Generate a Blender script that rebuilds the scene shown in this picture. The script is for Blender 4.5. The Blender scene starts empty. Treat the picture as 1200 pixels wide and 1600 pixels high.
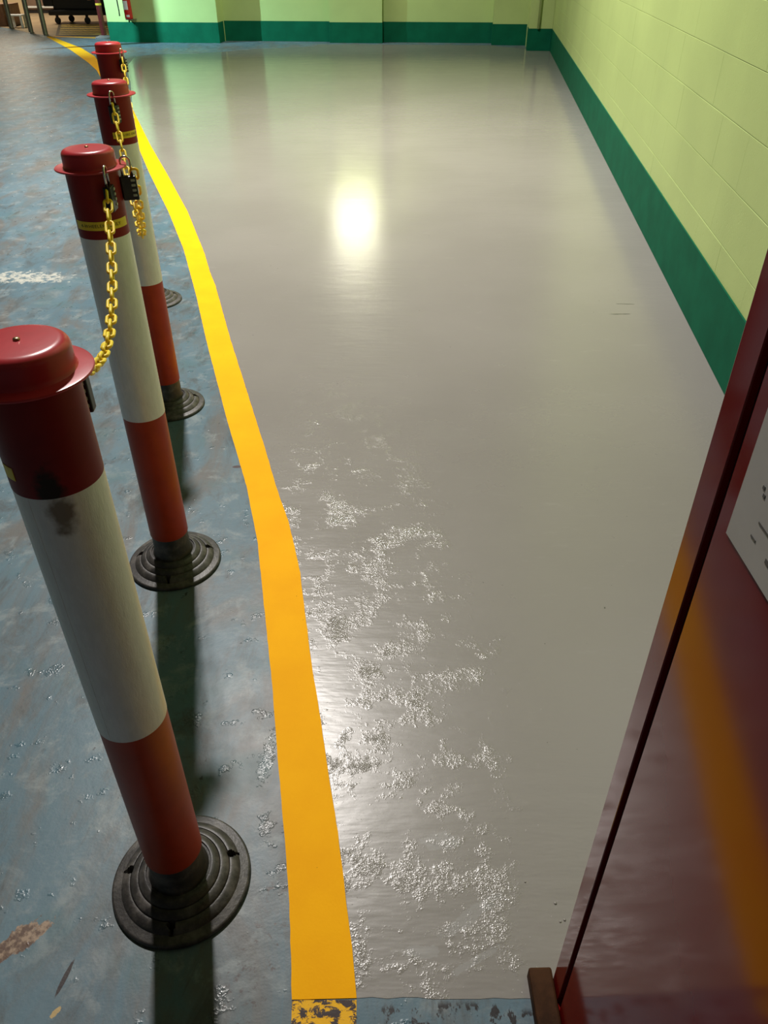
import bpy, bmesh, math, random
from mathutils import Vector, Matrix
random.seed(7)
PI = math.pi
S = bpy.context.scene
C = S.collection

# ------------------------------------------------------------------ camera
cam_d = bpy.data.cameras.new('camera')
cam = bpy.data.objects.new('camera', cam_d)
C.objects.link(cam)
cam_d.sensor_fit = 'VERTICAL'
cam_d.sensor_height = 36.0
cam_d.lens = 1201.73 / 1600 * 36.0
cam_d.clip_start = 0.02
CAM_H = 1.38
cam.matrix_world = (Matrix.Translation((0, 0, CAM_H)) @ Matrix.Rotation(PI / 2 - 0.64098, 4, 'X')
                    @ Matrix.Rotation(-0.00329, 4, 'Z'))
S.camera = cam

# ------------------------------------------------------------------ world, exposure, lamps
w = bpy.data.worlds.new('world')
S.world = w
w.use_nodes = True
w.node_tree.nodes['Background'].inputs[0].default_value = (0.85, 0.92, 1.0, 1)
w.node_tree.nodes['Background'].inputs[1].default_value = 0.03
S.view_settings.view_transform = 'Standard'
S.view_settings.look = 'None'
S.view_settings.exposure = 0.0
S.view_settings.gamma = 1.0
S.view_settings.use_curve_mapping = False


def lamp(name, loc, size, power, color, rot=(0, 0, 0), spread=180):
    d = bpy.data.lights.new(name, 'AREA')
    d.shape = 'RECTANGLE'
    d.size, d.size_y = size
    d.energy = power
    d.color = color
    d.spread = math.radians(spread)
    o = bpy.data.objects.new(name, d)
    C.objects.link(o)
    o.location = loc
    o.rotation_euler = rot
    return o


def aimed(name, loc, target, size, power, color, spread=180):
    d = Vector(target) - Vector(loc)
    return lamp(name, loc, size, power, color, d.to_track_quat('-Z', 'Y').to_euler(), spread)


# high-bay lamp under the tall ceiling, then an added fill for the bay
lamp('high_bay_lamp', (-1.45, 5.6, 6.5), (0.30, 0.30), 640, (1.0, 0.945, 0.90), spread=156)
lamp('bay_floor_fill', (0.2, 7.6, 6.5), (0.6, 0.6), 100, (1.0, 0.95, 0.88), spread=80)  # added fill, spread narrowed to stay out of the floor reflection
# a low tube near the back of the bay, mirrored in the fresh floor coat
lamp('far_tube_lamp', (-0.52, 14.45, 3.03), (0.75, 0.05), 52, (1.0, 0.95, 0.78))
# cool lamp on the left aimed at the end of the green wall, warm lamp in the next room
aimed('side_lamp', (-7.5, 12.7, 2.85), (-3.6, 15.0, 0.4), (0.05, 0.05), 55, (0.58, 1.0, 1.15), 52)
lamp('back_room_lamp', (-8.0, 19.2, 2.9), (0.6, 1.2), 140, (1.0, 0.88, 0.70))


# ------------------------------------------------------------------ material helpers
def new_mat(name):
    m = bpy.data.materials.new(name)
    m.use_nodes = True
    return m, m.node_tree, m.node_tree.nodes['Principled BSDF']


class NB:
    """small node helper"""
    def __init__(self, nt):
        self.nt = nt
        self.tc = nt.nodes.new('ShaderNodeTexCoord')

    def link(self, a, b):
        self.nt.links.new(a, b)

    def val(self, sock, v):
        if hasattr(v, 'is_linked'):
            self.link(v, sock)
        else:
            sock.default_value = v

    def mapping(self, scale=(1, 1, 1), loc=(0, 0, 0), rot=(0, 0, 0), src=None):
        n = self.nt.nodes.new('ShaderNodeMapping')
        n.inputs['Location'].default_value = loc
        n.inputs['Rotation'].default_value = rot
        n.inputs['Scale'].default_value = scale
        self.link(src or self.tc.outputs['Object'], n.inputs['Vector'])
        return n.outputs[0]

    def noise(self, scale, detail=4, rough=0.55, vec=None, dist=0.0, color=False):
        n = self.nt.nodes.new('ShaderNodeTexNoise')
        n.inputs['Scale'].default_value = scale
        n.inputs['Detail'].default_value = detail
        n.inputs['Roughness'].default_value = rough
        n.inputs['Distortion'].default_value = dist
        self.link(vec or self.tc.outputs['Object'], n.inputs['Vector'])
        return n.outputs['Color' if color else 'Fac']

    def voronoi(self, scale, vec=None, out='Distance'):
        n = self.nt.nodes.new('ShaderNodeTexVoronoi')
        n.inputs['Scale'].default_value = scale
        self.link(vec or self.tc.outputs['Object'], n.inputs['Vector'])
        return n.outputs[out]

    def ramp(self, fac, lo, hi, smooth=True):
        n = self.nt.nodes.new('ShaderNodeMapRange')
        n.interpolation_type = 'SMOOTHSTEP' if smooth else 'LINEAR'
        n.inputs['From Min'].default_value = lo
        n.inputs['From Max'].default_value = hi
        self.link(fac, n.inputs['Value'])
        return n.outputs[0]

    def math(self, op, a, b=None, clamp=False):
        n = self.nt.nodes.new('ShaderNodeMath')
        n.operation = op
        n.use_clamp = clamp
        self.val(n.inputs[0], a)
        if b is not None:
            self.val(n.inputs[1], b)
        return n.outputs[0]

    def mix(self, fac, a, b):
        n = self.nt.nodes.new('ShaderNodeMix')
        n.data_type = 'RGBA'
        self.val(n.inputs[0], fac)
        for s, v in ((n.inputs[6], a), (n.inputs[7], b)):
            if hasattr(v, 'is_linked'):
                self.link(v, s)
            else:
                s.default_value = (*v, 1)
        return n.outputs[2]

    def bump(self, height, strength=0.3, dist=0.01, normal=None):
        n = self.nt.nodes.new('ShaderNodeBump')
        n.inputs['Strength'].default_value = strength
        n.inputs['Distance'].default_value = dist
        self.link(height, n.inputs['Height'])
        if normal is not None:
            self.link(normal, n.inputs['Normal'])
        return n.outputs[0]

    def patch(self, cx, cy, ang, rx, ry, ragged=0.35, freq=60):
        """mask of a stain lying on the floor: a ragged ellipse fixed to the ground"""
        v = self.mapping(scale=(1, 1, 0), loc=(-cx, -cy, 0))
        n = self.nt.nodes.new('ShaderNodeMapping')
        n.inputs['Rotation'].default_value = (0, 0, -ang)
        self.link(v, n.inputs['Vector'])
        k = self.nt.nodes.new('ShaderNodeMapping')
        k.inputs['Scale'].default_value = (1 / rx, 1 / ry, 0)
        self.link(n.outputs[0], k.inputs['Vector'])
        ln = self.nt.nodes.new('ShaderNodeVectorMath')
        ln.operation = 'LENGTH'
        self.link(k.outputs[0], ln.inputs[0])
        nz = self.math('MULTIPLY', self.math('SUBTRACT', self.noise(freq, 4, 0.7), 0.5), ragged * 4)
        d = self.math('ADD', ln.outputs['Value'], nz)
        return self.math('SUBTRACT', 1.0, self.ramp(d, 0.85, 1.05))


def setp(b, **kw):
    names = dict(base='Base Color', rough='Roughness', metal='Metallic', coat='Coat Weight',
                 coatr='Coat Roughness', ior='IOR', spec='Specular IOR Level', sub='Subsurface Weight')
    for k, v in kw.items():
        s = b.inputs[names[k]]
        s.default_value = (*v, 1) if isinstance(v, tuple) else v


def simple(name, base, rough=0.5, metal=0.0, var=0.12, scale=30, bump=0.0, coat=0.0, coatr=0.1, bscale=200, ior=1.5):
    m, nt, b = new_mat(name)
    nb = NB(nt)
    f = nb.noise(scale, 5, 0.6)
    lo = tuple(max(0, c * (1 - var)) for c in base)
    hi = tuple(min(1, c * (1 + var)) for c in base)
    nb.link(nb.mix(nb.ramp(f, 0.3, 0.7), lo, hi), b.inputs['Base Color'])
    setp(b, rough=rough, metal=metal, coat=coat, coatr=coatr, ior=ior)
    if bump:
        nb.link(nb.bump(nb.noise(bscale, 4, 0.6), bump, 0.002), b.inputs['Normal'])
    return m


# blue-grey worn floor paint
def mat_blue():
    m, nt, b = new_mat('worn_blue_floor_paint')
    nb = NB(nt)
    big = nb.noise(1.3, 4, 0.55)
    col = nb.mix(nb.ramp(big, 0.35, 0.65), (0.072, 0.132, 0.170), (0.102, 0.166, 0.205))
    drag = nb.noise(3.2, 7, 0.68, nb.mapping(scale=(1.5, 0.55, 1), rot=(0, 0, 0.45)), dist=0.7)
    col = nb.mix(nb.math('MULTIPLY', nb.ramp(drag, 0.44, 0.66), 0.85), col, (0.118, 0.106, 0.096))
    cl = nb.noise(11, 6, 0.7, dist=0.4)
    col = nb.mix(nb.math('MULTIPLY', nb.ramp(cl, 0.50, 0.68), 0.6), col, (0.235, 0.265, 0.27))
    teal = nb.noise(5.3, 3, 0.5, nb.mapping(loc=(3, 7, 0)))
    col = nb.mix(nb.math('MULTIPLY', nb.ramp(teal, 0.54, 0.70), 0.55), col, (0.065, 0.135, 0.155))
    dirt = nb.noise(7.5, 8, 0.75, nb.mapping(scale=(1.4, 0.6, 1), rot=(0, 0, 0.5), loc=(2, 5, 0)), dist=0.6)
    col = nb.mix(nb.math('MULTIPLY', nb.ramp(dirt, 0.49, 0.68), 0.72), col, (0.062, 0.064, 0.062))
    # small black scuffs
    sc = nb.noise(42, 3, 0.6, nb.mapping(scale=(1.0, 0.7, 1), rot=(0, 0, -0.6)))
    scm = nb.math('MULTIPLY', nb.ramp(sc, 0.665, 0.71), nb.ramp(nb.noise(2.5, 2), 0.45, 0.6))
    col = nb.mix(nb.math('MULTIPLY', scm, 0.85), col, (0.022, 0.022, 0.024))
    # stains with a place of their own
    lite = nb.patch(-1.84, 3.86, -0.05, 0.24, 0.085, 0.5, 22)
    col = nb.mix(nb.math('MULTIPLY', lite, nb.ramp(nb.noise(30, 5, 0.7), 0.42, 0.55)), col, (0.42, 0.42, 0.38))
    for (cx, cy, a, rx, ry) in ((-0.640, 0.615, 0.9, 0.050, 0.018), (-0.607, 0.628, 0.9, 0.040, 0.011)):
        p = nb.patch(cx, cy, a, rx, ry, 0.45, 60)
        col = nb.mix(p, col, nb.mix(nb.ramp(nb.noise(55, 5, 0.7), 0.42, 0.6), (0.10, 0.058, 0.040), (0.30, 0.215, 0.15)))
    p = nb.patch(-0.530, 0.510, 0.9, 0.011, 0.0045, 0.3, 150)
    col = nb.mix(p, col, (0.42, 0.30, 0.13))
    p = nb.patch(-0.532, 0.560, 1.35, 0.030, 0.0042, 0.15, 60)
    col = nb.mix(p, col, (0.028, 0.02, 0.02))
    p = nb.patch(-0.478, 2.100, 0.1, 0.016, 0.008, 0.25, 60)
    col = nb.mix(p, col, (0.05, 0.028, 0.03))
    # dark blots by the door
    zone = nb.patch(0.10, 0.47, 0.0, 0.22, 0.055, 0.1, 10)
    bl = nb.ramp(nb.noise(48, 4, 0.65, nb.mapping(rot=(0, 0, 0.7), scale=(1, .6, 1))), 0.53, 0.58)
    col = nb.mix(nb.math('MULTIPLY', zone, bl), col, (0.012, 0.010, 0.012))
    # rubbed patch beside the near post and along the stripe
    zone = nb.patch(-0.215, 0.60, 1.35, 0.16, 0.045, 0.3, 12)
    bl = nb.ramp(nb.noise(60, 5, 0.7), 0.55, 0.63)
    col = nb.mix(nb.math('MULTIPLY', zone, bl), col, (0.075, 0.065, 0.065))
    nb.link(col, b.inputs['Base Color'])
    r = nb.math('ADD', 0.33, nb.math('MULTIPLY', nb.noise(7, 5, 0.65), 0.22))
    # relief: fine orange peel plus wet looking flakes
    fine = nb.noise(190, 3, 0.6)
    wet = nb.ramp(nb.noise(16, 4, 0.65), 0.60, 0.66)
    for (cx, cy, a, rx, ry) in ((-0.247, 0.985, 1.5, 0.055, 0.013), (-0.197, 0.745, 0.4, 0.016, 0.008), (-0.232, 0.835, 0.7, 0.012, 0.007)):
        wet = nb.math('MAXIMUM', wet, nb.patch(cx, cy, a, rx, ry, 1.1, 60))
    flake = nb.math('MULTIPLY', wet, nb.noise(230, 2, 0.5))
    h = nb.math('ADD', nb.math('MULTIPLY', fine, 0.25), nb.math('MULTIPLY', flake, 2.2))
    nb.link(nb.math('SUBTRACT', r, nb.math('MULTIPLY', flake, 0.45)), b.inputs['Roughness'])
    h = nb.math('ADD', h, nb.math('MULTIPLY', nb.noise(24, 4, 0.6), 1.2))
    nb.link(nb.bump(h, 0.28, 0.002), b.inputs['Normal'])
    setp(b, ior=1.5, spec=0.32)
    return m


# fresh grey floor coat
def mat_grey():
    m, nt, b = new_mat('fresh_grey_floor_coat')
    nb = NB(nt)
    big = nb.noise(0.9, 3, 0.5)
    col = nb.mix(nb.ramp(big, 0.35, 0.65), (0.226, 0.210, 0.193), (0.246, 0.229, 0.211))
    sm = nb.noise(14, 5, 0.7, nb.mapping(scale=(0.6, 1.6, 1), rot=(0, 0, 0.3)))
    col = nb.mix(nb.math('MULTIPLY', nb.ramp(sm, 0.58, 0.78), 0.35), col, (0.30, 0.285, 0.265))
    for (cx, cy, a, rx, ry) in ((1.09, 3.355, 0.02, 0.060, 0.0045), (1.14, 3.475, -0.06, 0.05, 0.004)):
        p = nb.patch(cx, cy, a, rx, ry, 0.45, 25)
        col = nb.mix(nb.math('MULTIPLY', p, 0.8), col, (0.05, 0.048, 0.044))
    for (cx, cy, a, rx, ry) in ((0.062, 0.60, 0.0, 0.035, 0.012), (0.105, 0.80, 0.0, 0.04, 0.02),
                                (0.15, 0.66, 0.6, 0.07, 0.012), (0.15, 0.585, 0.5, 0.05, 0.007)):
        p = nb.patch(cx, cy, a, rx, ry, 0.45, 45)
        col = nb.mix(nb.math('MULTIPLY', p, 0.35), col, (0.34, 0.34, 0.34))
    spk = nb.ramp(nb.noise(70, 2, 0.5), 0.765, 0.80)
    col = nb.mix(spk, col, (0.06, 0.055, 0.05))
    nb.link(col, b.inputs['Base Color'])
    r = nb.math('ADD', 0.10, nb.math('MULTIPLY', nb.noise(5, 4, 0.6), 0.09))
    # rolled ripples across the bay, and coarse grit where the coat dried rough near the stripe
    rip = nb.noise(5.5, 4, 0.6, nb.mapping(scale=(0.55, 1.7, 1)))
    big_r = nb.noise(26, 4, 0.6, nb.mapping(scale=(0.7, 1.3, 1)))
    near = nb.patch(-0.06, 1.35, 1.66, 1.40, 0.30, 0.25, 5)
    pat = nb.math('MULTIPLY', nb.ramp(nb.noise(9, 6, 0.72, nb.mapping(loc=(1.3, 4.1, 0))), 0.50, 0.66), near)
    # a ridge of grit along the edge of the stripe
    grit = nb.noise(420, 1, 0.6)
    scat = nb.ramp(nb.noise(230, 2, 0.5), 0.70, 0.78)
    rip2 = nb.noise(15, 3, 0.6, nb.mapping(scale=(0.4, 1.8, 1), loc=(5, 2, 0)))
    rip = nb.math('ADD', rip, nb.math('MULTIPLY', rip2, 0.35))
    h = nb.math('ADD', nb.math('MULTIPLY', rip, 2.8), nb.math('MULTIPLY', big_r, 0.35))
    h = nb.math('ADD', h, nb.math('MULTIPLY', nb.math('MULTIPLY', grit, pat), 3.2))
    h = nb.math('ADD', h, nb.math('MULTIPLY', scat, 0.5))
    # the coat dried duller at the near end of the bay
    sep = nt.nodes.new('ShaderNodeSeparateXYZ')
    nb.link(nb.tc.outputs['Object'], sep.inputs[0])
    r = nb.math('ADD', r, nb.math('MULTIPLY', nb.math('SUBTRACT', 1.0, nb.ramp(sep.outputs['Y'], 1.0, 6.5)), 0.15))
    nb.link(nb.math('SUBTRACT', r, nb.math('MULTIPLY', pat, 0.19)), b.inputs['Roughness'])
    nb.link(nb.bump(h, 0.30, 0.002), b.inputs['Normal'])
    setp(b, ior=1.52)
    return m


def mat_yellow():
    m, nt, b = new_mat('yellow_line_paint')
    nb = NB(nt)
    n = nb.noise(6, 5, 0.6)
    col = nb.mix(nb.ramp(n, 0.3, 0.7), (0.88, 0.395, 0.0004), (0.93, 0.44, 0.0008))
    spk = nb.ramp(nb.noise(90, 2, 0.5), 0.775, 0.80)
    col = nb.mix(nb.math('MULTIPLY', spk, 0.6), col, (0.2, 0.11, 0.0))
    nb.link(col, b.inputs['Base Color'])
    nb.link(nb.bump(nb.noise(220, 3, 0.6), 0.12, 0.002), b.inputs['Normal'])
    setp(b, rough=0.7, spec=0.12)
    return m


def mat_worn_yellow():
    m, nt, b = new_mat('worn_old_yellow_paint')
    nb = NB(nt)
    n = nb.noise(62, 5, 0.72, nb.mapping(rot=(0, 0, 0.6), scale=(0.8, 1.2, 1)), dist=0.5)
    k = nb.ramp(n, 0.475, 0.53)
    col = nb.mix(k, (0.80, 0.42, 0.004), (0.050, 0.036, 0.036))
    nb.link(col, b.inputs['Base Color'])
    nb.link(nb.bump(n, 0.4, 0.002), b.inputs['Normal'])
    setp(b, rough=0.55, spec=0.2)
    return m


def mat_lime(name='lime_wall_paint', base=(0.43, 0.545, 0.19)):
    m, nt, b = new_mat(name)
    nb = NB(nt)
    geo = nt.nodes.new('ShaderNodeNewGeometry')
    P = geo.outputs['Position']          # so that the paint runs on across the blocks
    n = nb.noise(1.4, 4, 0.55, P)
    lo = tuple(c * 0.94 for c in base)
    hi = tuple(c * 1.05 for c in base)
    nb.link(nb.mix(nb.ramp(n, 0.3, 0.7), lo, hi), b.inputs['Base Color'])
    pit = nb.math('MULTIPLY', nb.ramp(nb.noise(75, 3, 0.6, P), 0.30, 0.42), nb.math('ADD', 0.6, nb.noise(8, 3, 0.55, P)))
    h = nb.math('ADD', nb.math('MULTIPLY', pit, 1.0), nb.math('MULTIPLY', nb.noise(260, 3, 0.6, P), 0.5))
    nb.link(nb.bump(h, 0.22, 0.002), b.inputs['Normal'])
    setp(b, rough=0.5)
    return m


def mat_door():
    m, nt, b = new_mat('glossy_maroon_door_paint')
    nb = NB(nt)
    n = nb.noise(3, 5, 0.6, nb.mapping(scale=(1, 2.5, 0.6)))
    col = nb.mix(nb.ramp(n, 0.3, 0.7), (0.16, 0.006, 0.005), (0.19, 0.008, 0.007))
    nb.link(col, b.inputs['Base Color'])
    h = nb.math('ADD', nb.math('MULTIPLY', nb.noise(9, 3, 0.5), 1.0), nb.math('MULTIPLY', nb.noise(130, 3, 0.5), 0.05))
    nb.link(nb.bump(h, 0.02, 0.002), b.inputs['Normal'])
    setp(b, rough=0.10, ior=1.38)
    return m


def mat_film(name='silver_reflective_film', stain=None):
    m, nt, b = new_mat(name)
    nb = NB(nt)
    n = nb.noise(60, 6, 0.7, nb.mapping(scale=(1.6, 1.6, 0.45), rot=(0.5, 0.4, 0)))
    col = nb.mix(nb.ramp(n, 0.3, 0.7), (0.86, 0.82, 0.78), (0.95, 0.91, 0.87))
    if stain:
        v = nb.mapping(loc=tuple(-c for c in stain))
        k = nb.mapping(scale=(1 / 0.016, 1 / 0.016, 1 / 0.035), src=v)
        ln = nt.nodes.new('ShaderNodeVectorMath')
        ln.operation = 'LENGTH'
        nb.link(k, ln.inputs[0])
        d = nb.math('ADD', ln.outputs['Value'], nb.math('MULTIPLY', nb.math('SUBTRACT', nb.noise(60, 4), 0.5), 1.4))
        col = nb.mix(nb.math('MULTIPLY', nb.math('SUBTRACT', 1.0, nb.ramp(d, 0.4, 1.2)), 0.85), col, (0.16, 0.09, 0.03))
    nb.link(col, b.inputs['Base Color'])
    h = nb.math('ADD', nb.math('MULTIPLY', nb.noise(150, 4, 0.65, nb.mapping(scale=(1, 1, 0.35), rot=(0.5, 0.3, 0))), 0.8),
                nb.math('MULTIPLY', nb.noise(18, 3), 0.8))
    nb.link(nb.bump(h, 0.35, 0.002), b.inputs['Normal'])
    setp(b, rough=0.36, metal=0.15)
    return m


def mat_rubber():
    m, nt, b = new_mat('dusty_black_rubber')
    nb = NB(nt)
    d = nb.noise(26, 6, 0.7)
    nb.link(nb.mix(nb.ramp(d, 0.42, 0.72), (0.030, 0.027, 0.025), (0.105, 0.094, 0.084)), b.inputs['Base Color'])
    nb.link(nb.bump(nb.noise(160, 4, 0.6), 0.3, 0.002), b.inputs['Normal'])
    setp(b, rough=0.45)
    return m


def mat_sleeve(name, base, stain=None):
    m, nt, b = new_mat(name)
    nb = NB(nt)
    n = nb.noise(14, 5, 0.6)
    col = nb.mix(nb.ramp(n, 0.3, 0.7), tuple(c * 0.9 for c in base), tuple(c * 1.1 for c in base))
    if stain:
        v = nb.mapping(loc=tuple(-c for c in stain))
        k = nb.mapping(scale=(1 / 0.016, 1 / 0.016, 1 / 0.030), src=v)
        ln = nt.nodes.new('ShaderNodeVectorMath')
        ln.operation = 'LENGTH'
        nb.link(k, ln.inputs[0])
        d = nb.math('ADD', ln.outputs['Value'], nb.math('MULTIPLY', nb.math('SUBTRACT', nb.noise(60, 4), 0.5), 1.4))
        col = nb.mix(nb.math('SUBTRACT', 1.0, nb.ramp(d, 0.6, 1.2)), col, (0.03, 0.016, 0.008))
    nb.link(col, b.inputs['Base Color'])
    nb.link(nb.bump(nb.noise(120, 3), 0.05, 0.002), b.inputs['Normal'])
    setp(b, rough=0.42, spec=0.22)
    return m


M = dict(
    blue=mat_blue(), grey=mat_grey(), yellow=mat_yellow(), worn=mat_worn_yellow(), lime=mat_lime(),
    green=simple('dark_green_skirting_paint', (0.004, 0.105, 0.052), 0.6, var=0.12, scale=5, bump=0.12, bscale=150),
    door=mat_door(), film=mat_film(), rubber=mat_rubber(),
    seal=simple('black_rubber_seal', (0.006, 0.004, 0.004), 0.7),
    cap=simple('red_plastic_cap', (0.48, 0.030, 0.040), 0.30, var=0.08, scale=18, bump=0.04, bscale=90),
    sleeve=mat_sleeve('crimson_sleeve', (0.26, 0.018, 0.016)),  # darker than the tube below: weaker light put into the colour
    orange=mat_sleeve('orange_red_sleeve', (0.42, 0.042, 0.010)),  # warm bounce from the yellow line put into the colour
    chain=simple('yellow_plastic_chain', (0.98, 0.66, 0.03), 0.48, var=0.04),
    steel=simple('chrome_steel', (0.62, 0.60, 0.55), 0.22, metal=1.0, var=0.05),
    black=simple('black_lock_plastic', (0.010, 0.010, 0.011), 0.35),
    dial=simple('pale_lock_dial', (0.45, 0.46, 0.40), 0.4),
    sticker=simple('yellow_sticker', (0.98, 0.68, 0.03), 0.45, var=0.1, scale=60),
    ink=simple('black_sticker_ink', (0.035, 0.02, 0.005), 0.5),
    screw=simple('brass_screw', (0.35, 0.25, 0.14), 0.35, metal=1.0),
    paper=simple('white_paper', (0.46, 0.445, 0.42), 0.45, var=0.03),
    print=simple('grey_print', (0.10, 0.095, 0.09), 0.6),
    wood=simple('dark_brown_wood', (0.042, 0.017, 0.006), 0.7, var=0.4, scale=25, bump=0.3, bscale=60),
    post=simple('brushed_grey_steel', (0.23, 0.22, 0.18), 0.4, metal=0.7, var=0.1),
    maroon=simple('maroon_pole_paint', (0.10, 0.012, 0.012), 0.3),
    ringy=simple('yellow_tape', (0.75, 0.5, 0.04), 0.5),
    base_g=simple('grey_plastic_base', (0.16, 0.15, 0.15), 0.5),
    red=simple('extinguisher_red', (0.50, 0.018, 0.016), 0.25),
    white=simple('white_plastic', (0.70, 0.70, 0.68), 0.45, var=0.04),
    beige=simple('beige_floor_paint', (0.42, 0.31, 0.18), 0.30, var=0.15, scale=3),
    tan=simple('tan_wall_paint', (0.62, 0.48, 0.28), 0.5, var=0.06, scale=3),
    brownp=simple('brown_panel', (0.20, 0.13, 0.09), 0.4, var=0.15, scale=4),
    hatch=simple('shaded_beige_floor', (0.085, 0.065, 0.035), 0.35, var=0.2, scale=6),  # beige floor with the shade put into its colour
    trolley=simple('black_trolley_plastic', (0.003, 0.003, 0.003), 0.7),
    card=simple('brown_cardboard', (0.24, 0.13, 0.065), 0.7),
    redbox=simple('red_plastic_crate', (0.45, 0.03, 0.02), 0.4),
    ceil=simple('ceiling_paint', (0.24, 0.25, 0.23), 0.7, var=0.05, scale=2),
)


M['green'].node_tree.nodes['Principled BSDF'].inputs['Specular IOR Level'].default_value = 0.06
M['wood'].node_tree.nodes['Principled BSDF'].inputs['Specular IOR Level'].default_value = 0.12
M['chain'].node_tree.nodes['Principled BSDF'].inputs['Subsurface Weight'].default_value = 0.5
M['chain'].node_tree.nodes['Principled BSDF'].inputs['Subsurface Radius'].default_value = (1.0, 0.6, 0.1)
M['chain'].node_tree.nodes['Principled BSDF'].inputs['Subsurface Scale'].default_value = 0.006


# ------------------------------------------------------------------ object helpers
def obj(name, bm, mat, parent=None, smooth=False):
    me = bpy.data.meshes.new(name)
    bmesh.ops.recalc_face_normals(bm, faces=bm.faces)
    bm.to_mesh(me)
    bm.free()
    me.materials.append(mat)
    if smooth:
        for p in me.polygons:
            p.use_smooth = True
    o = bpy.data.objects.new(name, me)
    C.objects.link(o)
    if parent:
        o.parent = parent
    return o


def smooth_by_angle(o, deg=35):
    me = o.data
    for p in me.polygons:
        p.use_smooth = True
    bm = bmesh.new()
    bm.from_mesh(me)
    for e in bm.edges:
        if len(e.link_faces) == 2 and e.calc_face_angle(0) > math.radians(deg):
            e.smooth = False
    bm.to_mesh(me)
    bm.free()
    return o


def thing(name, label, cat, loc=(0, 0, 0), rz=0.0, group=None):
    o = bpy.data.objects.new(name, None)
    o.empty_display_size = 0.1
    C.objects.link(o)
    o.location = loc
    o.rotation_euler = (0, 0, rz)
    o['label'] = label
    o['category'] = cat
    if group:
        o['group'] = group
    return o


def struct(o, label=None):
    o['kind'] = 'structure'
    if label:
        o['label'] = label
    return o


def box(bm, x0, x1, y0, y1, z0, z1, bevel=0.0, mat=None):
    vs = [bm.verts.new(p) for p in ((x0, y0, z0), (x1, y0, z0), (x1, y1, z0), (x0, y1, z0),
                                    (x0, y0, z1), (x1, y0, z1), (x1, y1, z1), (x0, y1, z1))]
    fs = [bm.faces.new([vs[i] for i in q]) for q in
          ((0, 3, 2, 1), (4, 5, 6, 7), (0, 1, 5, 4), (1, 2, 6, 5), (2, 3, 7, 6), (3, 0, 4, 7))]
    if bevel:
        es = list({e for f in fs for e in f.edges})
        r = bmesh.ops.bevel(bm, geom=es, offset=bevel, segments=2, affect='EDGES', profile=0.5)
        vs = list({v for v in bm.verts if v.is_valid and (v in vs or v in r['verts'])})
    if mat is not None:
        bmesh.ops.transform(bm, matrix=mat, verts=[v for v in vs if v.is_valid])
    return bm


def boxbm(*a, **k):
    return box(bmesh.new(), *a, **k)


def lathe(bm, prof, seg=48, fn=None, x=0, y=0):
    rings = []
    for r, z in prof:
        if r < 1e-6:
            rings.append([bm.verts.new((x, y, z))])
        else:
            ring = []
            for i in range(seg):
                a = 2 * PI * i / seg
                zz = fn(a, r, z) if fn else z
                ring.append(bm.verts.new((x + r * math.cos(a), y + r * math.sin(a), zz)))
            rings.append(ring)
    for A, B in zip(rings, rings[1:]):
        n = max(len(A), len(B))
        for i in range(n):
            j = (i + 1) % n
            if len(A) == 1 and len(B) > 1:
                bm.faces.new((A[0], B[j], B[i]))
            elif len(B) == 1 and len(A) > 1:
                bm.faces.new((A[i], A[j], B[0]))
            elif len(A) > 1:
                bm.faces.new((A[i], A[j], B[j], B[i]))
    return bm


def tube(bm, pts, r, seg=8, closed=False, caps=True):
    pts = [Vector(p) for p in pts]
    n = len(pts)
    rings = []
    up = None
    for i, p in enumerate(pts):
        if closed:
            t = (pts[(i + 1) % n] - pts[i - 1]).normalized()
        else:
            t = (pts[min(i + 1, n - 1)] - pts[max(i - 1, 0)]).normalized()
        if up is None:
            up = t.orthogonal().normalized()
        up = (up - t * up.dot(t)).normalized()
        s = t.cross(up)
        rings.append([bm.verts.new(p + (up * math.cos(2 * PI * k / seg) + s * math.sin(2 * PI * k / seg)) * r)
                      for k in range(seg)])
    for i in range(n if closed else n - 1):
        A, B = rings[i], rings[(i + 1) % n]
        for k in range(seg):
            bm.faces.new((A[k], A[(k + 1) % seg], B[(k + 1) % seg], B[k]))
    if caps and not closed:
        bm.faces.new(rings[0][::-1])
        bm.faces.new(rings[-1])
    return bm


def slab(bm, poly, z0, z1):
    lo = [bm.verts.new((x, y, z0)) for x, y in poly]
    hi = [bm.verts.new((x, y, z1)) for x, y in poly]
    bm.faces.new(hi)
    bm.faces.new(lo[::-1])
    n = len(poly)
    for i in range(n):
        bm.faces.new((lo[i], lo[(i + 1) % n], hi[(i + 1) % n], hi[i]))
    return bm


def copy_part(o, parent):
    c = o.copy()
    C.objects.link(c)
    c.parent = parent
    return c


# ------------------------------------------------------------------ room
floor = struct(obj('floor', slab(bmesh.new(), [(-13, -3), (4, -3), (4, 24), (-13, 24)], -0.15, 0.0), M['blue']),
               'worn blue-grey painted concrete floor, stained and scuffed')

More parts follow.
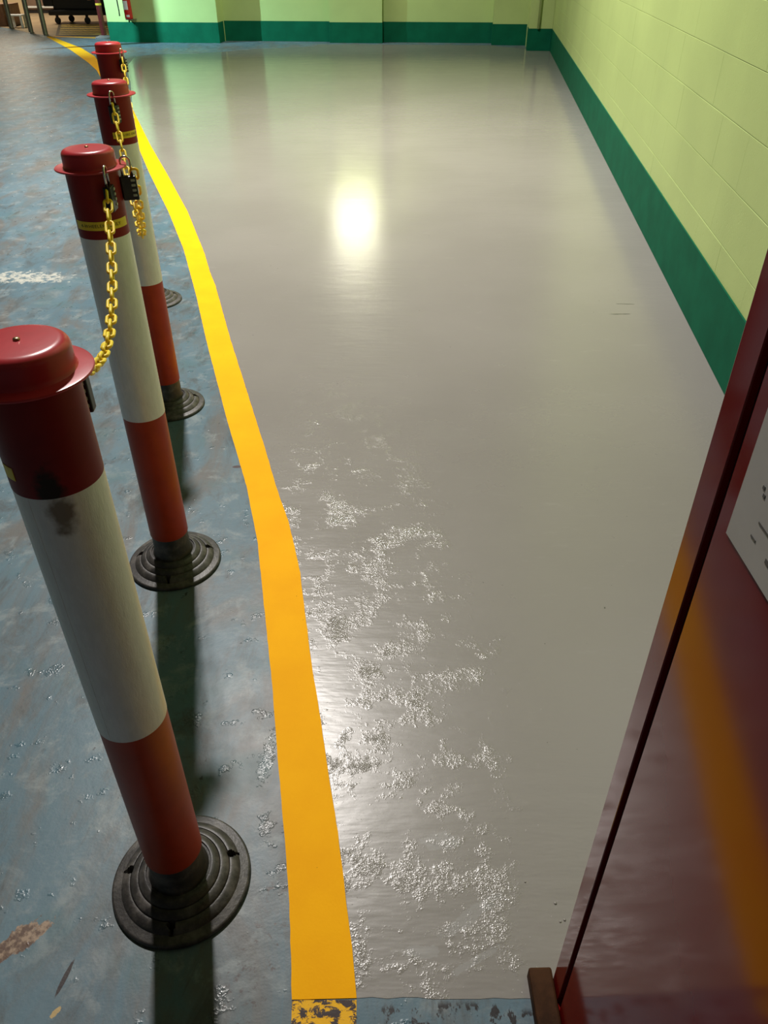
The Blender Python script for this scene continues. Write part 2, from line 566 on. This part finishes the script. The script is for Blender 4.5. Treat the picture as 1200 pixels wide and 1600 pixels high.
YL = [(-5.96, 15.973), (-4.854, 13.896), (-4.1, 12.343), (-3.75, 11.557), (-2.745, 8.892), (-2.047, 6.98), (-1.721, 6.036),
      (-1.358, 5.038), (-1.105, 4.287), (-0.9, 3.592), (-0.763, 3.096), (-0.569, 2.432), (-0.432, 1.987), (-0.359, 1.699),
      (-0.323, 1.511), (-0.263, 1.204), (-0.229, 1.009), (-0.192, 0.806), (-0.171, 0.682), (-0.152, 0.527)]
YR = [(-5.868, 15.97), (-4.766, 14.154), (-4.229, 13.071), (-3.42, 10.98), (-2.537, 8.702), (-1.939, 6.978), (-1.594, 6.034),
      (-1.236, 5.037), (-0.974, 4.21), (-0.895, 3.928), (-0.831, 3.727), (-0.658, 3.096), (-0.457, 2.404), (-0.396, 2.193),
      (-0.336, 1.976), (-0.283, 1.807), (-0.249, 1.668), (-0.228, 1.575), (-0.207, 1.447), (-0.188, 1.338), (-0.169, 1.223),
      (-0.149, 1.127), (-0.118, 0.959), (-0.091, 0.819), (-0.069, 0.682), (-0.054, 0.588), (-0.047, 0.529)]


def fine(line, step=0.02, jit=0.0006):
    out = []
    for (x0, y0), (x1, y1) in zip(line, line[1:]):
        n = max(1, int(math.hypot(x1 - x0, y1 - y0) / step)) if y0 < 6 else 3
        for i in range(n):
            t = i / n
            out.append((x0 + (x1 - x0) * t + random.uniform(-jit, jit), y0 + (y1 - y0) * t))
    out.append(line[-1])
    return out


coat_poly = fine(YR[4:], jit=0.0)[:]
coat_poly = [(x + 0.0004, y) for x, y in coat_poly]
# bottom edge, right edge under the wall, back edge
n = 40
coat_poly += [(-0.047 + (0.95 + 0.047) * i / n, 0.529 + random.uniform(-0.003, 0.002)) for i in range(1, n + 1)]
wallx = lambda y: q0 + 0.1147 * y
q0 = 0.9907
coat_poly += [(wallx(0.53), 0.53), (wallx(13.7) , 13.7), (2.25, 13.75)]
coat_poly += [(1.7, 14.35), (-0.5, 14.55), (-1.05, 14.55), (-1.1, 14.28), (-1.5, 14.1), (-1.98, 13.95), (-2.4, 13.6),
              (-2.85, 13.36), (-3.4, 13.3), (-3.62, 13.0), (-3.45, 11.9), (-3.0, 10.4)]
o = obj('grey_coat', slab(bmesh.new(), coat_poly, -0.002, 0.0006), M['grey'], floor)
o['label'] = 'fresh glossy grey paint coat covering the parking bay floor'

bm = bmesh.new()
line_poly = fine(YL) + fine(YR)[::-1]
slab(bm, line_poly, -0.002, 0.0012)
o = obj('yellow_line', bm, M['yellow'], floor)
o['label'] = 'fresh curved yellow painted line between blue and grey floor'
o = obj('worn_line', slab(bmesh.new(), [(-0.152, 0.5265), (-0.047, 0.5265), (-0.046, 0.40), (-0.143, 0.40)], -0.002, 0.0008), M['worn'], floor)
o['label'] = 'old worn end of the yellow line with dark chips'
# little blobs of spilt paint near the door
bm = bmesh.new()
lathe(bm, [(0.0030, 0.0), (0.0026, 0.0012), (0.0014, 0.0020), (0.0, 0.0022)], 10)
blob = obj('paint_blob', bm, M['grey'], floor, smooth=True)
for k, (x, y, sc) in enumerate(((0.303, 0.681, 1.0), (0.314, 0.652, 0.9), (0.306, 0.649, 0.8), (0.255, 0.720, 0.7))):
    b_ = blob if k == 0 else copy_part(blob, floor)
    b_.location = (x, y, 0.0004)
    b_.scale = (sc, sc, sc)

# far floor areas
o = obj('beige_area', slab(bmesh.new(), [(-12.9, 23.9), (-12.9, 22.8), (-8.6, 19.2), (-7.55, 17.87), (-7.157, 17.46), (-6.447, 16.57), (-6.02, 16.16), (-5.83, 15.98), (-4.0, 15.66), (-4.0, 23.9)], -0.002, 0.0006), M['beige'], floor)
o['label'] = 'beige floor beyond the steel posts'
o = obj('hatch_area', slab(bmesh.new(), [(-5.80, 15.99), (-4.80, 15.82), (-4.8, 18.6), (-6.62, 18.6)], -0.002, 0.0012), M['hatch'], floor)  # shaded ground around the trolley, painted as a darker sheet
o['label'] = 'beige floor striped with yellow, shade painted in dark brown'
for k in range(6):
    y = 16.35 + k * 0.36
    xl = -5.76 - (y - 15.99) * 0.31
    obj('hatch_stripe', slab(bmesh.new(), [(xl, y), (-4.82, y - 0.04), (-4.82, y + 0.05), (xl, y + 0.09)], 0, 0.002), M['ringy'], floor)
o = obj('thin_line', slab(bmesh.new(), [(-5.83, 15.94), (-4.86, 15.60), (-4.86, 15.70), (-5.83, 16.04)], -0.002, 0.0016), M['yellow'], floor)
o['label'] = 'thin yellow line in front of the maroon pole'

# right wall: slab behind, block facing, skirting
yaw = -math.atan(0.1147)
wr = struct(obj('wall_right', boxbm(0.003, 0.25, -2.0, 14.6, 0, 7.2), M['lime']), 'lime green painted block wall')
wr.location = (q0, 0, 0)
wr.rotation_euler = (0, 0, yaw)
BW, BH = 0.4, 0.2
bm = bmesh.new()
hw, hh, ch = BW / 2, BH / 2 - 0.0005, 0.0016
bk = [bm.verts.new((0.0022, sx * hw, sz * hh)) for sx, sz in ((-1, -1), (1, -1), (1, 1), (-1, 1))]
fr = [bm.verts.new((0.0, sx * (hw - 0.0002), sz * (hh - ch))) for sx, sz in ((-1, -1), (1, -1), (1, 1), (-1, 1))]
bm.faces.new(fr)
for i in range(4):
    bm.faces.new((bk[i], bk[(i + 1) % 4], fr[(i + 1) % 4], fr[i]))
bproto = obj('block', bm, M['lime'], wr)
first = True
for k in range(8):
    for j in range(33):
        y = 1.3 + j * BW + (0.2 if k % 2 else 0)
        if y > 13.75:
            continue
        b_ = bproto if first else copy_part(bproto, wr)
        first = False
        b_.location = (random.uniform(-0.0003, 0.0003), y, 0.3 + k * BH)
bb = struct(obj('baseboard_right', boxbm(-0.006, 0.003, -1.8, 14.5, 0, 0.2875, bevel=0.002), M['green']), 'dark green painted skirting band of right wall')
bb.location = (q0, 0, 0)
bb.rotation_euler = (0, 0, yaw)

# back walls, stepped with pilasters
TV = Vector((0.99349, -0.11395, 0))
NV = Vector((0.11395, 0.99349, 0))


def wp(X, D):
    return Vector((X, D - 0.1147 * X, 0))


segs = [('wall_back_left', -4.532, -2.68, 14.484), ('wall_back_recess', -2.66, -0.86, 14.853), ('wall_back_pilaster', -0.861, -0.005, 14.695),
        ('wall_back_centre', -0.005, 1.779, 14.85), ('wall_back_side', 1.749, 2.33, 14.57), ('wall_back_corner', 2.20, 2.66, 13.84)]
for name, x0, x1, D in segs:
    p0, p1 = wp(x0, D), wp(x1, D)
    L = (p1 - p0).length
    wl = struct(obj(name, boxbm(0, L, 0, 15.9 - D if name != 'wall_back_left' else 1.0, 0, 7.2), M['lime']))
    wl.location = p0
    wl.rotation_euler = (0, 0, math.atan2(TV.y, TV.x))
    sk = struct(obj(name.replace('wall', 'baseboard'), boxbm(-0.006, L + 0.006, -0.006, 0.3, 0, 0.2875, bevel=0.002), M['green']))
    sk.location = p0
    sk.rotation_euler = wl.rotation_euler
# conduit in the corner
p = wp(2.335, 13.80)
bm = bmesh.new()
tube(bm, [(0, 0, 0.29), (0, 0, 7.1)], 0.022, 10)
o = struct(obj('trim_1', bm, M['lime'], smooth=True), 'lime painted conduit pipe in the far right corner')
o.location = p

# ceiling and outer walls
struct(obj('ceiling', boxbm(-13, 4, -3, 24, 7.2, 7.35), M['ceil']))
struct(obj('wall_left', boxbm(-13.2, -13, -3, 24, 0, 7.2), M['tan']))
far = struct(obj('wall_far', boxbm(-13, -3.9, 21.4, 21.6, 0, 7.2), M['tan']), 'tan wall at the far end of the next room')
pan = obj('panel', boxbm(-8.35, -5.6, 21.35, 21.42, 0.06, 2.0, bevel=0.01), M['brownp'], far)
pan['label'] = 'brown panel low on the far wall'
obj('rail', boxbm(-8.33, -5.6, 21.32, 21.36, 0.10, 0.14, bevel=0.006), M['white'], far)['label'] = 'pale rail across the brown panel'
obj('kick_strip', boxbm(-8.33, -5.6, 21.33, 21.4, 0.0, 0.05), M['seal'], far)

# slender unseen column outside the frame, added to shade the pale green wall
struct(obj('shadow_column', lathe(bmesh.new(), [(0, 0), (0.05, 0), (0.05, 7.2), (0, 7.2)], 20, None, -6.05, 13.59), M['post']))

# ------------------------------------------------------------------ door
ddir = Vector((-0.021, 1.0, 0)).normalized()
door = struct(thing('door_1', 'glossy maroon door leaf standing open at the right', 'door', (0.274, 0.552, 0), math.atan2(ddir.y, ddir.x) - PI / 2))
if 'category' in door:
    del door['category']
obj('leaf', boxbm(0.0, 0.045, -0.95, -0.0475, 0.006, 2.1, bevel=0.0015), M['door'], door)
obj('edge_strip', boxbm(0.0, 0.045, -0.0345, 0.0, 0.006, 2.1, bevel=0.0012), M['door'], door)
obj('seal', boxbm(0.007, 0.040, -0.0480, -0.0340, 0.014, 2.1), M['seal'], door)['label'] = 'black seal in the groove along the door edge'
obj('bottom_filler', boxbm(0.0005, 0.044, -0.0480, -0.0340, 0.006, 0.014), M['door'], door)
# rebate behind
pn = thing('paper_notice', 'white paper notice stuck on the maroon door', 'notice', (0.274, 0.552, 0), door.rotation_euler[2])
obj('sheet', boxbm(-0.0012, -0.0001, -0.29, -0.068, 0.997, 1.31), M['paper'], pn)
marks = [(-0.095, 1.061, .003, .003), (-0.0985, 1.056, .003, .003), (-0.105, 1.036, .020, .0018), (-0.101, 1.021, .008, .0018),
         (-0.135, 1.036, .02, .0018), (-0.15, 1.021, .04, .0018), (-0.128, 1.019, .006, .004), (-0.15, 1.075, .07, .004), (-0.17, 1.10, .09, .006), (-0.17, 1.13, .09, .006),
         (-0.16, 1.006, .05, .002)]
for a, z, wd, ht in marks:
    obj('print', boxbm(-0.0016, -0.0011, a - wd, a, z - ht / 2, z + ht / 2), M['print'], pn)

# wedge
wd = thing('wooden_wedge', 'dark brown wooden block lying on floor against the maroon door', 'wedge', (0.2525, 0.50, 0), 0.02)
obj('block', boxbm(-0.0175, 0.0205, -0.16, 0.064, 0.0, 0.03, bevel=0.004), M['wood'], wd)

# ------------------------------------------------------------------ bollards
POS = [(-0.371, 0.728), (-0.577, 1.626), (-0.786, 2.512), (-1.085, 3.540)]
RT = 0.0495
Z_CAP = 1.018


def sector(bm, r, z0, z1, a0, a1, n=24, th=0.0004):
    vi = []
    for k in range(n + 1):
        a = a0 + (a1 - a0) * k / n
        c, s = math.cos(a), math.sin(a)
        vi.append([bm.verts.new((rr * c, rr * s, z)) for rr, z in ((r, z0), (r + th, z0), (r + th, z1), (r, z1))])
    for A, B in zip(vi, vi[1:]):
        for i in range(4):
            bm.faces.new((A[i], A[(i + 1) % 4], B[(i + 1) % 4], B[i]))
    bm.faces.new(vi[0])
    bm.faces.new(vi[-1][::-1])
    return bm


HOLE_AZ = [0.39, 1.75, 3.09, 4.75]


def base_z(a, r, z):
    for h in HOLE_AZ:
        d = (a - h + PI) % (2 * PI) - PI
        s = d * r
        # round bolt hole with a slot running outward
        if (r - 0.093) ** 2 + s * s < 0.0062 ** 2:
            return 0.003
        if 0.093 < r < 0.107 and abs(s) < 0.0034 - (r - 0.093) * 0.1:
            return min(z, 0.006)
    return z


prof = [(0.0, 0.0), (0.1225, 0.0), (0.1243, 0.003), (0.1235, 0.007), (0.121, 0.0095)]
prof += [(0.121 - 0.0015 * i, 0.0095 + 0.0003 * i) for i in range(1, 11)]              # flat brim
for (ra, rb_, za, zb) in ((0.106, 0.089, 0.0125, 0.0245), (0.089, 0.073, 0.022, 0.034), (0.073, 0.058, 0.0315, 0.044)):
    for i in range(1, 12):                                                               # rounded step
        t = i / 11
        prof.append((ra + (rb_ - ra) * t, za + (zb - za) * math.sin(t * PI / 2) ** 0.8))
    prof.append((rb_ - 0.0012, zb - 0.0035))
prof += [(0.0530, 0.0415), (0.0500, 0.050), (0.0478, 0.060), (0.0470, 0.118), (0.0, 0.118)]
base_o = smooth_by_angle(obj('base', lathe(bmesh.new(), prof, 224, base_z), M['rubber']), 40)

tube_prof = [(0.044, 0.106), (RT - 0.001, 0.106), (RT, 0.108), (RT, Z_CAP), (0.044, Z_CAP), (0.044, 0.106)]
tube_o = smooth_by_angle(obj('tube', lathe(bmesh.new(), tube_prof, 64), M['orange']), 40)
band_o = smooth_by_angle(obj('reflective_band', lathe(bmesh.new(), [(RT, 0.468), (RT + 0.0007, 0.4682), (RT + 0.0007, 0.8928), (RT, 0.893)], 64), M['film']), 40)
seam_o = smooth_by_angle(obj('band_seam', sector(bmesh.new(), RT + 0.0006, 0.4683, 0.8927, -2.0, -1.92, 6, 0.0003), M['film']), 40)
slv_o = smooth_by_angle(obj('upper_sleeve', lathe(bmesh.new(), [(RT, 0.8925), (RT + 0.0011, 0.8925), (RT + 0.0011, 1.0175), (RT, 1.0175)], 64), M['sleeve']), 40)
cap_prof = [(0.0475, 1.0165), (0.0490, 1.0185), (0.0665, 1.0185), (0.0682, 1.0192), (0.0685, 1.0205), (0.0678, 1.0218), (0.0660, 1.0222), (0.0525, 1.0228),
            (0.0512, 1.0245), (0.0506, 1.028)]
cap_prof += [(0.0385 + 0.0118 * math.cos(a), 1.0440 + 0.0105 * math.sin(a)) for a in [i * PI / 2 / 9 for i in range(10)]]
cap_prof += [(0.025, 1.0552), (0.0, 1.0555)]
cap_prof = [(0.0, 1.0165)] + cap_prof
cap_o = smooth_by_angle(obj('cap', lathe(bmesh.new(), cap_prof, 72), M['cap']), 40)
screw_bm = bmesh.new()
lathe(screw_bm, [(0.0, 1.0550), (0.0036, 1.0550), (0.0036, 1.0568), (0.0028, 1.0578), (0.0, 1.0581)], 14)
screw_o = obj('screw', screw_bm, M['screw'], smooth=True)

protos = [base_o, tube_o, band_o, seam_o, slv_o, cap_o]


def text_on_tube(txt, size, r, z, a_mid, stretch=1.0):
    cu = bpy.data.curves.new('sticker_text', 'FONT')
    cu.body = txt
    cu.size = size
    cu.align_x = 'CENTER'
    cu.align_y = 'CENTER'
    cu.extrude = 0.00012
    cu.space_character = 1.15
    t = bpy.data.objects.new('sticker_text', cu)
    C.objects.link(t)
    dg = bpy.context.evaluated_depsgraph_get()
    me = bpy.data.meshes.new_from_object(t.evaluated_get(dg))
    bpy.data.objects.remove(t)
    for v in me.vertices:
        a = a_mid + v.co.x * stretch / r
        rr = r + v.co.z
        v.co = (rr * math.cos(a), rr * math.sin(a), z + v.co.y)
    me.materials.clear()
    me.materials.append(M['ink'])
    return me


labels = ['nearest red and white bollard, scuffed, standing lower left on blue floor',
          'second red and white bollard from the front, two padlocks on its cap',
          'third red and white bollard from the front, behind the one with two padlocks',
          'farthest red and white bollard, mostly hidden behind the others']
bol = []
for i, (x, y) in enumerate(POS):
    b = thing('bollard', labels[i], 'bollard', (x, y, 0), 0, 'red and white bollards beside the yellow line')
    bol.append(b)
    for pz in protos:
        if i == 0:
            pz.parent = b
        else:
            c = copy_part(pz, b)
    capc = [c for c in b.children if c.name.split('.')[0] == 'cap'][0]
    if i == 0:
        screw_o.parent = capc
    else:
        copy_part(screw_o, capc)
# the nearest post carries its own stained sleeve and a torn bit of yellow sticker
dcam = lambda i: math.atan2(-POS[i][1], -POS[i][0])
for c in bol[0].children:
    if c.name.split('.')[0] == 'upper_sleeve':
        c.data = c.data.copy()
        a = dcam(0) - 0.25
        c.data.materials[0] = mat_sleeve('stained_crimson_sleeve', (0.24, 0.016, 0.014), (0.05 * math.cos(a), 0.05 * math.sin(a), 0.902))
    if c.name.split('.')[0] == 'reflective_band':
        c.data = c.data.copy()
        a = dcam(0) - 0.15
        c.data.materials[0] = mat_film('stained_silver_film', (0.05 * math.cos(a), 0.05 * math.sin(a), 0.872))
o = obj('sticker', sector(bmesh.new(), RT + 0.0012, 0.9125, 0.9290, dcam(0) - 1.35, dcam(0) - 0.98, 8), M['sticker'], bol[0])
o['label'] = 'torn bit of yellow sticker'
for i, (a0, a1) in ((1, (-1.25, 1.15)), (2, (-0.35, 1.25)), (3, (-0.4, 1.2))):
    st = obj('sticker', sector(bmesh.new(), RT + 0.0012, 0.9105, 0.9275, dcam(i) + a0, dcam(i) + a1, 40), M['sticker'], bol[i])
    st['label'] = 'yellow sticker reading 4-WHEELERS ONLY'
    me = text_on_tube('4-WHEELERS ONLY', 0.0088, RT + 0.0018, 0.919, dcam(i) + (a0 + a1) / 2 - 0.05)
    to = bpy.data.objects.new('sticker_text', me)
    C.objects.link(to)
    to.parent = st
if True:
    pass

# ------------------------------------------------------------------ padlocks
GL = 'black combination padlocks on the bollard caps'


def make_lock(label, loc, rz):
    """origin at the top inside of the shackle; the body hangs below"""
    t = thing('padlock', label, 'padlock', loc, rz, GL)
    if not hasattr(make_lock, 'proto'):
        pts = [(-0.0095, 0, -0.040)] + [(-0.0095 * math.cos(a), 0, -0.008 + 0.0095 * math.sin(a)) for a in [PI * i / 14 for i in range(15)]] + [(0.0095, 0, -0.040)]
        sh = obj('shackle', tube(bmesh.new(), pts, 0.0022, 10), M['steel'], t, smooth=True)
        bd = obj('body', boxbm(-0.0155, 0.0155, -0.0075, 0.0075, -0.080, -0.034, bevel=0.0022), M['black'], t)
        ds = []
        for k in range(4):
            z = -0.0405 - k * 0.0095
            d = obj('dial', boxbm(0.0045, 0.0125, -0.0090, 0.0090, z - 0.0036, z + 0.0012, bevel=0.0009), M['dial'], bd)
            ds.append(d)
        make_lock.proto = (sh, bd, ds)
    else:
        sh, bd, ds = make_lock.proto
        copy_part(sh, t)
        b2 = copy_part(bd, t)
        for d in ds:
            copy_part(d, b2)
    return t


make_lock('black combination padlock at the right of the nearest bollard, half hidden', (-0.351, 0.789, 1.0205), 0.05)
make_lock('black combination padlock behind the chain on the front of the second bollard', (-0.534, 1.577, 1.030), 1.6)
make_lock('black combination padlock at the right side of the second bollard cap', (-0.512, 1.640, 1.034), 0.25)
make_lock('black combination padlock on the front of the third bollard', (-0.768, 2.452, 1.034), 1.15)
make_lock('black combination padlock at the right of the farthest bollard', (-1.026, 3.505, 1.034), 1.1)

# ------------------------------------------------------------------ chains
PITCH = 0.0285
bm = bmesh.new()
hl, hwid = PITCH / 2 + 0.0028 - 0.0005, 0.0070
pts = []
for k in range(8):
    a = -PI / 2 + PI * k / 7
    pts.append((hl - hwid + hwid * math.cos(a), hwid * math.sin(a), 0))
for k in range(8):
    a = PI / 2 + PI * k / 7
    pts.append((-(hl - hwid) + hwid * math.cos(a), hwid * math.sin(a), 0))
link_o = obj('link', tube(bm, pts, 0.0028, 7, closed=True), M['chain'], smooth=True)
used = False


def make_chain(label, A, B, sag, hook=()):
    global used
    A, B = Vector(A), Vector(B)
    t = thing('chain', label, 'chain', A, 0, 'yellow plastic chains between the bollards')
    N = 800
    P = []
    for i in range(N + 1):
        s = i / N
        p = A.lerp(B, s)
        p.z -= 4 * sag * s * (1 - s)
        P.append(p)
    P = list(hook) + P
    L = sum((b - a).length for a, b in zip(P, P[1:]))
    n = max(3, int(L / PITCH))
    step = L / n
    acc, tgt, idx = 0.0, step / 2, 0
    side0 = (B - A).cross(Vector((0, 0, 1))).normalized()
    for a, b in zip(P, P[1:]):
        d = (b - a).length
        while tgt <= acc + d and idx < n:
            p = a.lerp(b, (tgt - acc) / d)
            tg = (b - a).normalized()
            side = (side0 - tg * side0.dot(tg)).normalized()
            up = tg.cross(side)
            roll = (0.05 if idx % 2 else 0.05 + PI / 2) + random.uniform(-0.16, 0.16)
            y = side * math.cos(roll) + up * math.sin(roll)
            z = tg.cross(y)
            M4 = Matrix(((tg.x, y.x, z.x, p.x - A.x), (tg.y, y.y, z.y, p.y - A.y), (tg.z, y.z, z.z, p.z - A.z), (0, 0, 0, 1)))
            o = link_o if not used else copy_part(link_o, t)
            used = True
            o.parent = t
            o.matrix_basis = M4
            idx += 1
            tgt += step
        acc += d
    return t


make_chain('yellow plastic chain hanging from the second bollard toward the nearest bollard', (-0.537, 1.574, 0.990), (-0.352, 0.796, 0.995), 0.118)
make_chain('yellow plastic chain hanging from the third bollard to the second', (-0.767, 2.446, 1.004), (-0.497, 1.640, 1.012), 0.232)
make_chain('yellow plastic chain on the farthest bollard, going behind the third', (-1.024, 3.495, 1.004), (-0.772, 2.580, 1.010), 0.25)

# ------------------------------------------------------------------ background things
xz = [('grey steel post at the far left, in front of the white stool', (-7.157, 17.50)),
      ('grey steel post between two others at the far left', (-6.447, 16.60)),
      ('grey steel post standing at the far end of the yellow line', (-6.051, 16.22))]
pp = None
for lab, (x, y) in xz:
    t = thing('steel_post', lab, 'post', (x, y, 0), 0, 'grey steel posts at the far left')
    if pp is None:
        a = obj('pole', lathe(bmesh.new(), [(0, 0.004), (0.042, 0.004), (0.042, 1.10), (0.036, 1.115), (0, 1.118)], 20), M['post'], t)
        smooth_by_angle(a)
        b = obj('foot', lathe(bmesh.new(), [(0, 0), (0.058, 0), (0.058, 0.006), (0.045, 0.012), (0, 0.012)], 20), M['post'], t)
        pp = (a, b)
    else:
        copy_part(pp[0], t)
        copy_part(pp[1], t)

t = thing('maroon_pole', 'dark maroon pole with a yellow ring beside the green wall end', 'pole', (-4.82, 15.62, 0))
smooth_by_angle(obj('pole', lathe(bmesh.new(), [(0, 0.03), (0.045, 0.03), (0.045, 1.2), (0, 1.2)], 20), M['maroon'], t))
smooth_by_angle(obj('base', lathe(bmesh.new(), [(0, 0), (0.15, 0), (0.15, 0.02), (0.08, 0.045), (0, 0.05)], 24), M['base_g'], t))
obj('ring', lathe(bmesh.new(), [(0.046, 0.48), (0.049, 0.482), (0.049, 0.508), (0.046, 0.51)], 20), M['ringy'], t)

# fire extinguisher on the left back wall
pw = wp(-4.115, 14.484)
t = thing('fire_extinguisher', 'red fire extinguisher with white label hanging on the pale green wall', 'extinguisher', (pw.x, pw.y, 0), math.atan2(TV.y, TV.x))
zb = 0.335
cy = -0.095
smooth_by_angle(obj('cylinder', lathe(bmesh.new(), [(0, zb), (0.055, zb), (0.064, zb + 0.012), (0.064, zb + 0.36), (0.05, zb + 0.41), (0.022, zb + 0.435), (0.022, zb + 0.46), (0, zb + 0.46)], 28, None, 0, cy), M['red'], t))
bm = bmesh.new()
sector(bm, 0.0645, zb + 0.13, zb + 0.25, -PI / 2 - 0.9, -PI / 2 + 0.5, 12)
bmesh.ops.translate(bm, verts=bm.verts, vec=(0, cy, 0))
obj('label_panel', bm, M['white'], t)
bm = bmesh.new()
sector(bm, 0.0645, zb + 0.03, zb + 0.06, -PI / 2 - 0.2, -PI / 2 + 0.6, 12)
bmesh.ops.translate(bm, verts=bm.verts, vec=(0, cy, 0))
obj('lower_label', bm, M['white'], t)
obj('valve', boxbm(-0.02, 0.02, cy - 0.02, cy + 0.02, zb + 0.45, zb + 0.50, bevel=0.005), M['steel'], t)
obj('handle', boxbm(-0.012, 0.012, cy - 0.11, cy + 0.03, zb + 0.50, zb + 0.53, bevel=0.005), M['black'], t)
obj('hose', tube(bmesh.new(), [(-0.02, cy - 0.01, zb + 0.47), (-0.10, cy - 0.02, zb + 0.46), (-0.16, cy, zb + 0.38), (-0.155, cy, zb + 0.25), (-0.15, cy, zb + 0.11), (-0.155, cy, zb + 0.04)], 0.010, 8), M['black'], t, smooth=True)
obj('bracket', boxbm(-0.03, 0.03, cy + 0.05, -0.001, zb + 0.10, zb + 0.40), M['steel'], t)
obj('foot_shelf', boxbm(-0.05, 0.09, -0.135, -0.001, zb - 0.010, zb - 0.002), M['post'], t)

# black trolley
t = thing('trolley', 'black wheeled trolley standing in the next room beyond the posts', 'trolley', (-6.1, 18.7, 0))
obj('deck', boxbm(-0.62, 0.75, -0.30, 0.35, 0.15, 0.24, bevel=0.02), M['trolley'], t)
obj('cabinet', boxbm(-0.52, 0.70, -0.24, 0.30, 0.24, 0.95, bevel=0.03), M['trolley'], t)
obj('bumper', boxbm(-0.70, -0.50, -0.26, 0.30, 0.30, 0.44, bevel=0.02), M['trolley'], t)
obj('top_tray', boxbm(-0.68, 0.72, -0.30, 0.34, 0.95, 1.0, bevel=0.015), M['trolley'], t)
obj('tag', boxbm(0.20, 0.27, -0.246, -0.240, 0.40, 0.50), M['card'], t)['label'] = 'small tan tag'
wh0 = fk0 = None
for sx, sy in ((-0.48, -0.22), (-0.36, 0.26), (0.12, -0.22), (0.62, 0.26)):
    if wh0 is None:
        bm = bmesh.new()
        lathe(bm, [(0, -0.018), (0.050, -0.018), (0.060, -0.010), (0.060, 0.010), (0.050, 0.018), (0, 0.018)], 20)
        bmesh.ops.rotate(bm, verts=bm.verts, matrix=Matrix.Rotation(PI / 2, 3, 'X'))
        wh0 = obj('wheel', bm, M['trolley'], t)
        wh0.location = (sx, sy, 0.06)
        fk0 = obj('caster_fork', boxbm(-0.022, 0.022, -0.026, 0.026, 0.07, 0.152, bevel=0.004), M['trolley'], t)
        fk0.location = (sx, sy, 0)
    else:
        copy_part(wh0, t).location = (sx, sy, 0.06)
        copy_part(fk0, t).location = (sx, sy, 0)

# white stool, boxes
t = thing('white_stool', 'small white plastic stool behind the leftmost steel post', 'stool', (-7.10, 17.72, 0))
obj('seat', boxbm(-0.14, 0.14, -0.11, 0.11, 0.19, 0.215, bevel=0.008), M['white'], t)
l0 = None
for sx, sy in ((-1, -1), (1, -1), (1, 1), (-1, 1)):
    if l0 is None:
        l0 = obj('leg', boxbm(-0.022, 0.022, -0.018, 0.018, 0, 0.195, bevel=0.006), M['white'], t)
        l0.location = (sx * 0.112, sy * 0.088, 0)
    else:
        copy_part(l0, t).location = (sx * 0.112, sy * 0.088, 0)
t = thing('cardboard_box', 'brown cardboard box behind the white stool', 'box', (-7.62, 18.25, 0))
obj('carton', boxbm(-0.32, 0.32, -0.22, 0.22, 0, 0.36, bevel=0.006), M['card'], t)
obj('flap', boxbm(-0.32, 0.32, -0.222, 0.0, 0.36, 0.366), M['card'], t)
obj('flap', boxbm(-0.32, 0.32, 0.004, 0.222, 0.36, 0.366), M['card'], t)
t = thing('red_crate', 'red crate at the far left edge beside the cardboard box', 'crate', (-7.72, 17.80, 0))
obj('shell', boxbm(-0.18, 0.18, -0.14, 0.14, 0.12, 0.26, bevel=0.012), M['redbox'], t)
obj('rim', boxbm(-0.19, 0.19, -0.15, 0.15, 0.25, 0.272, bevel=0.006), M['redbox'], t)
obj('tray_base', boxbm(-0.17, 0.17, -0.13, 0.13, 0.0, 0.12, bevel=0.008), M['card'], t)
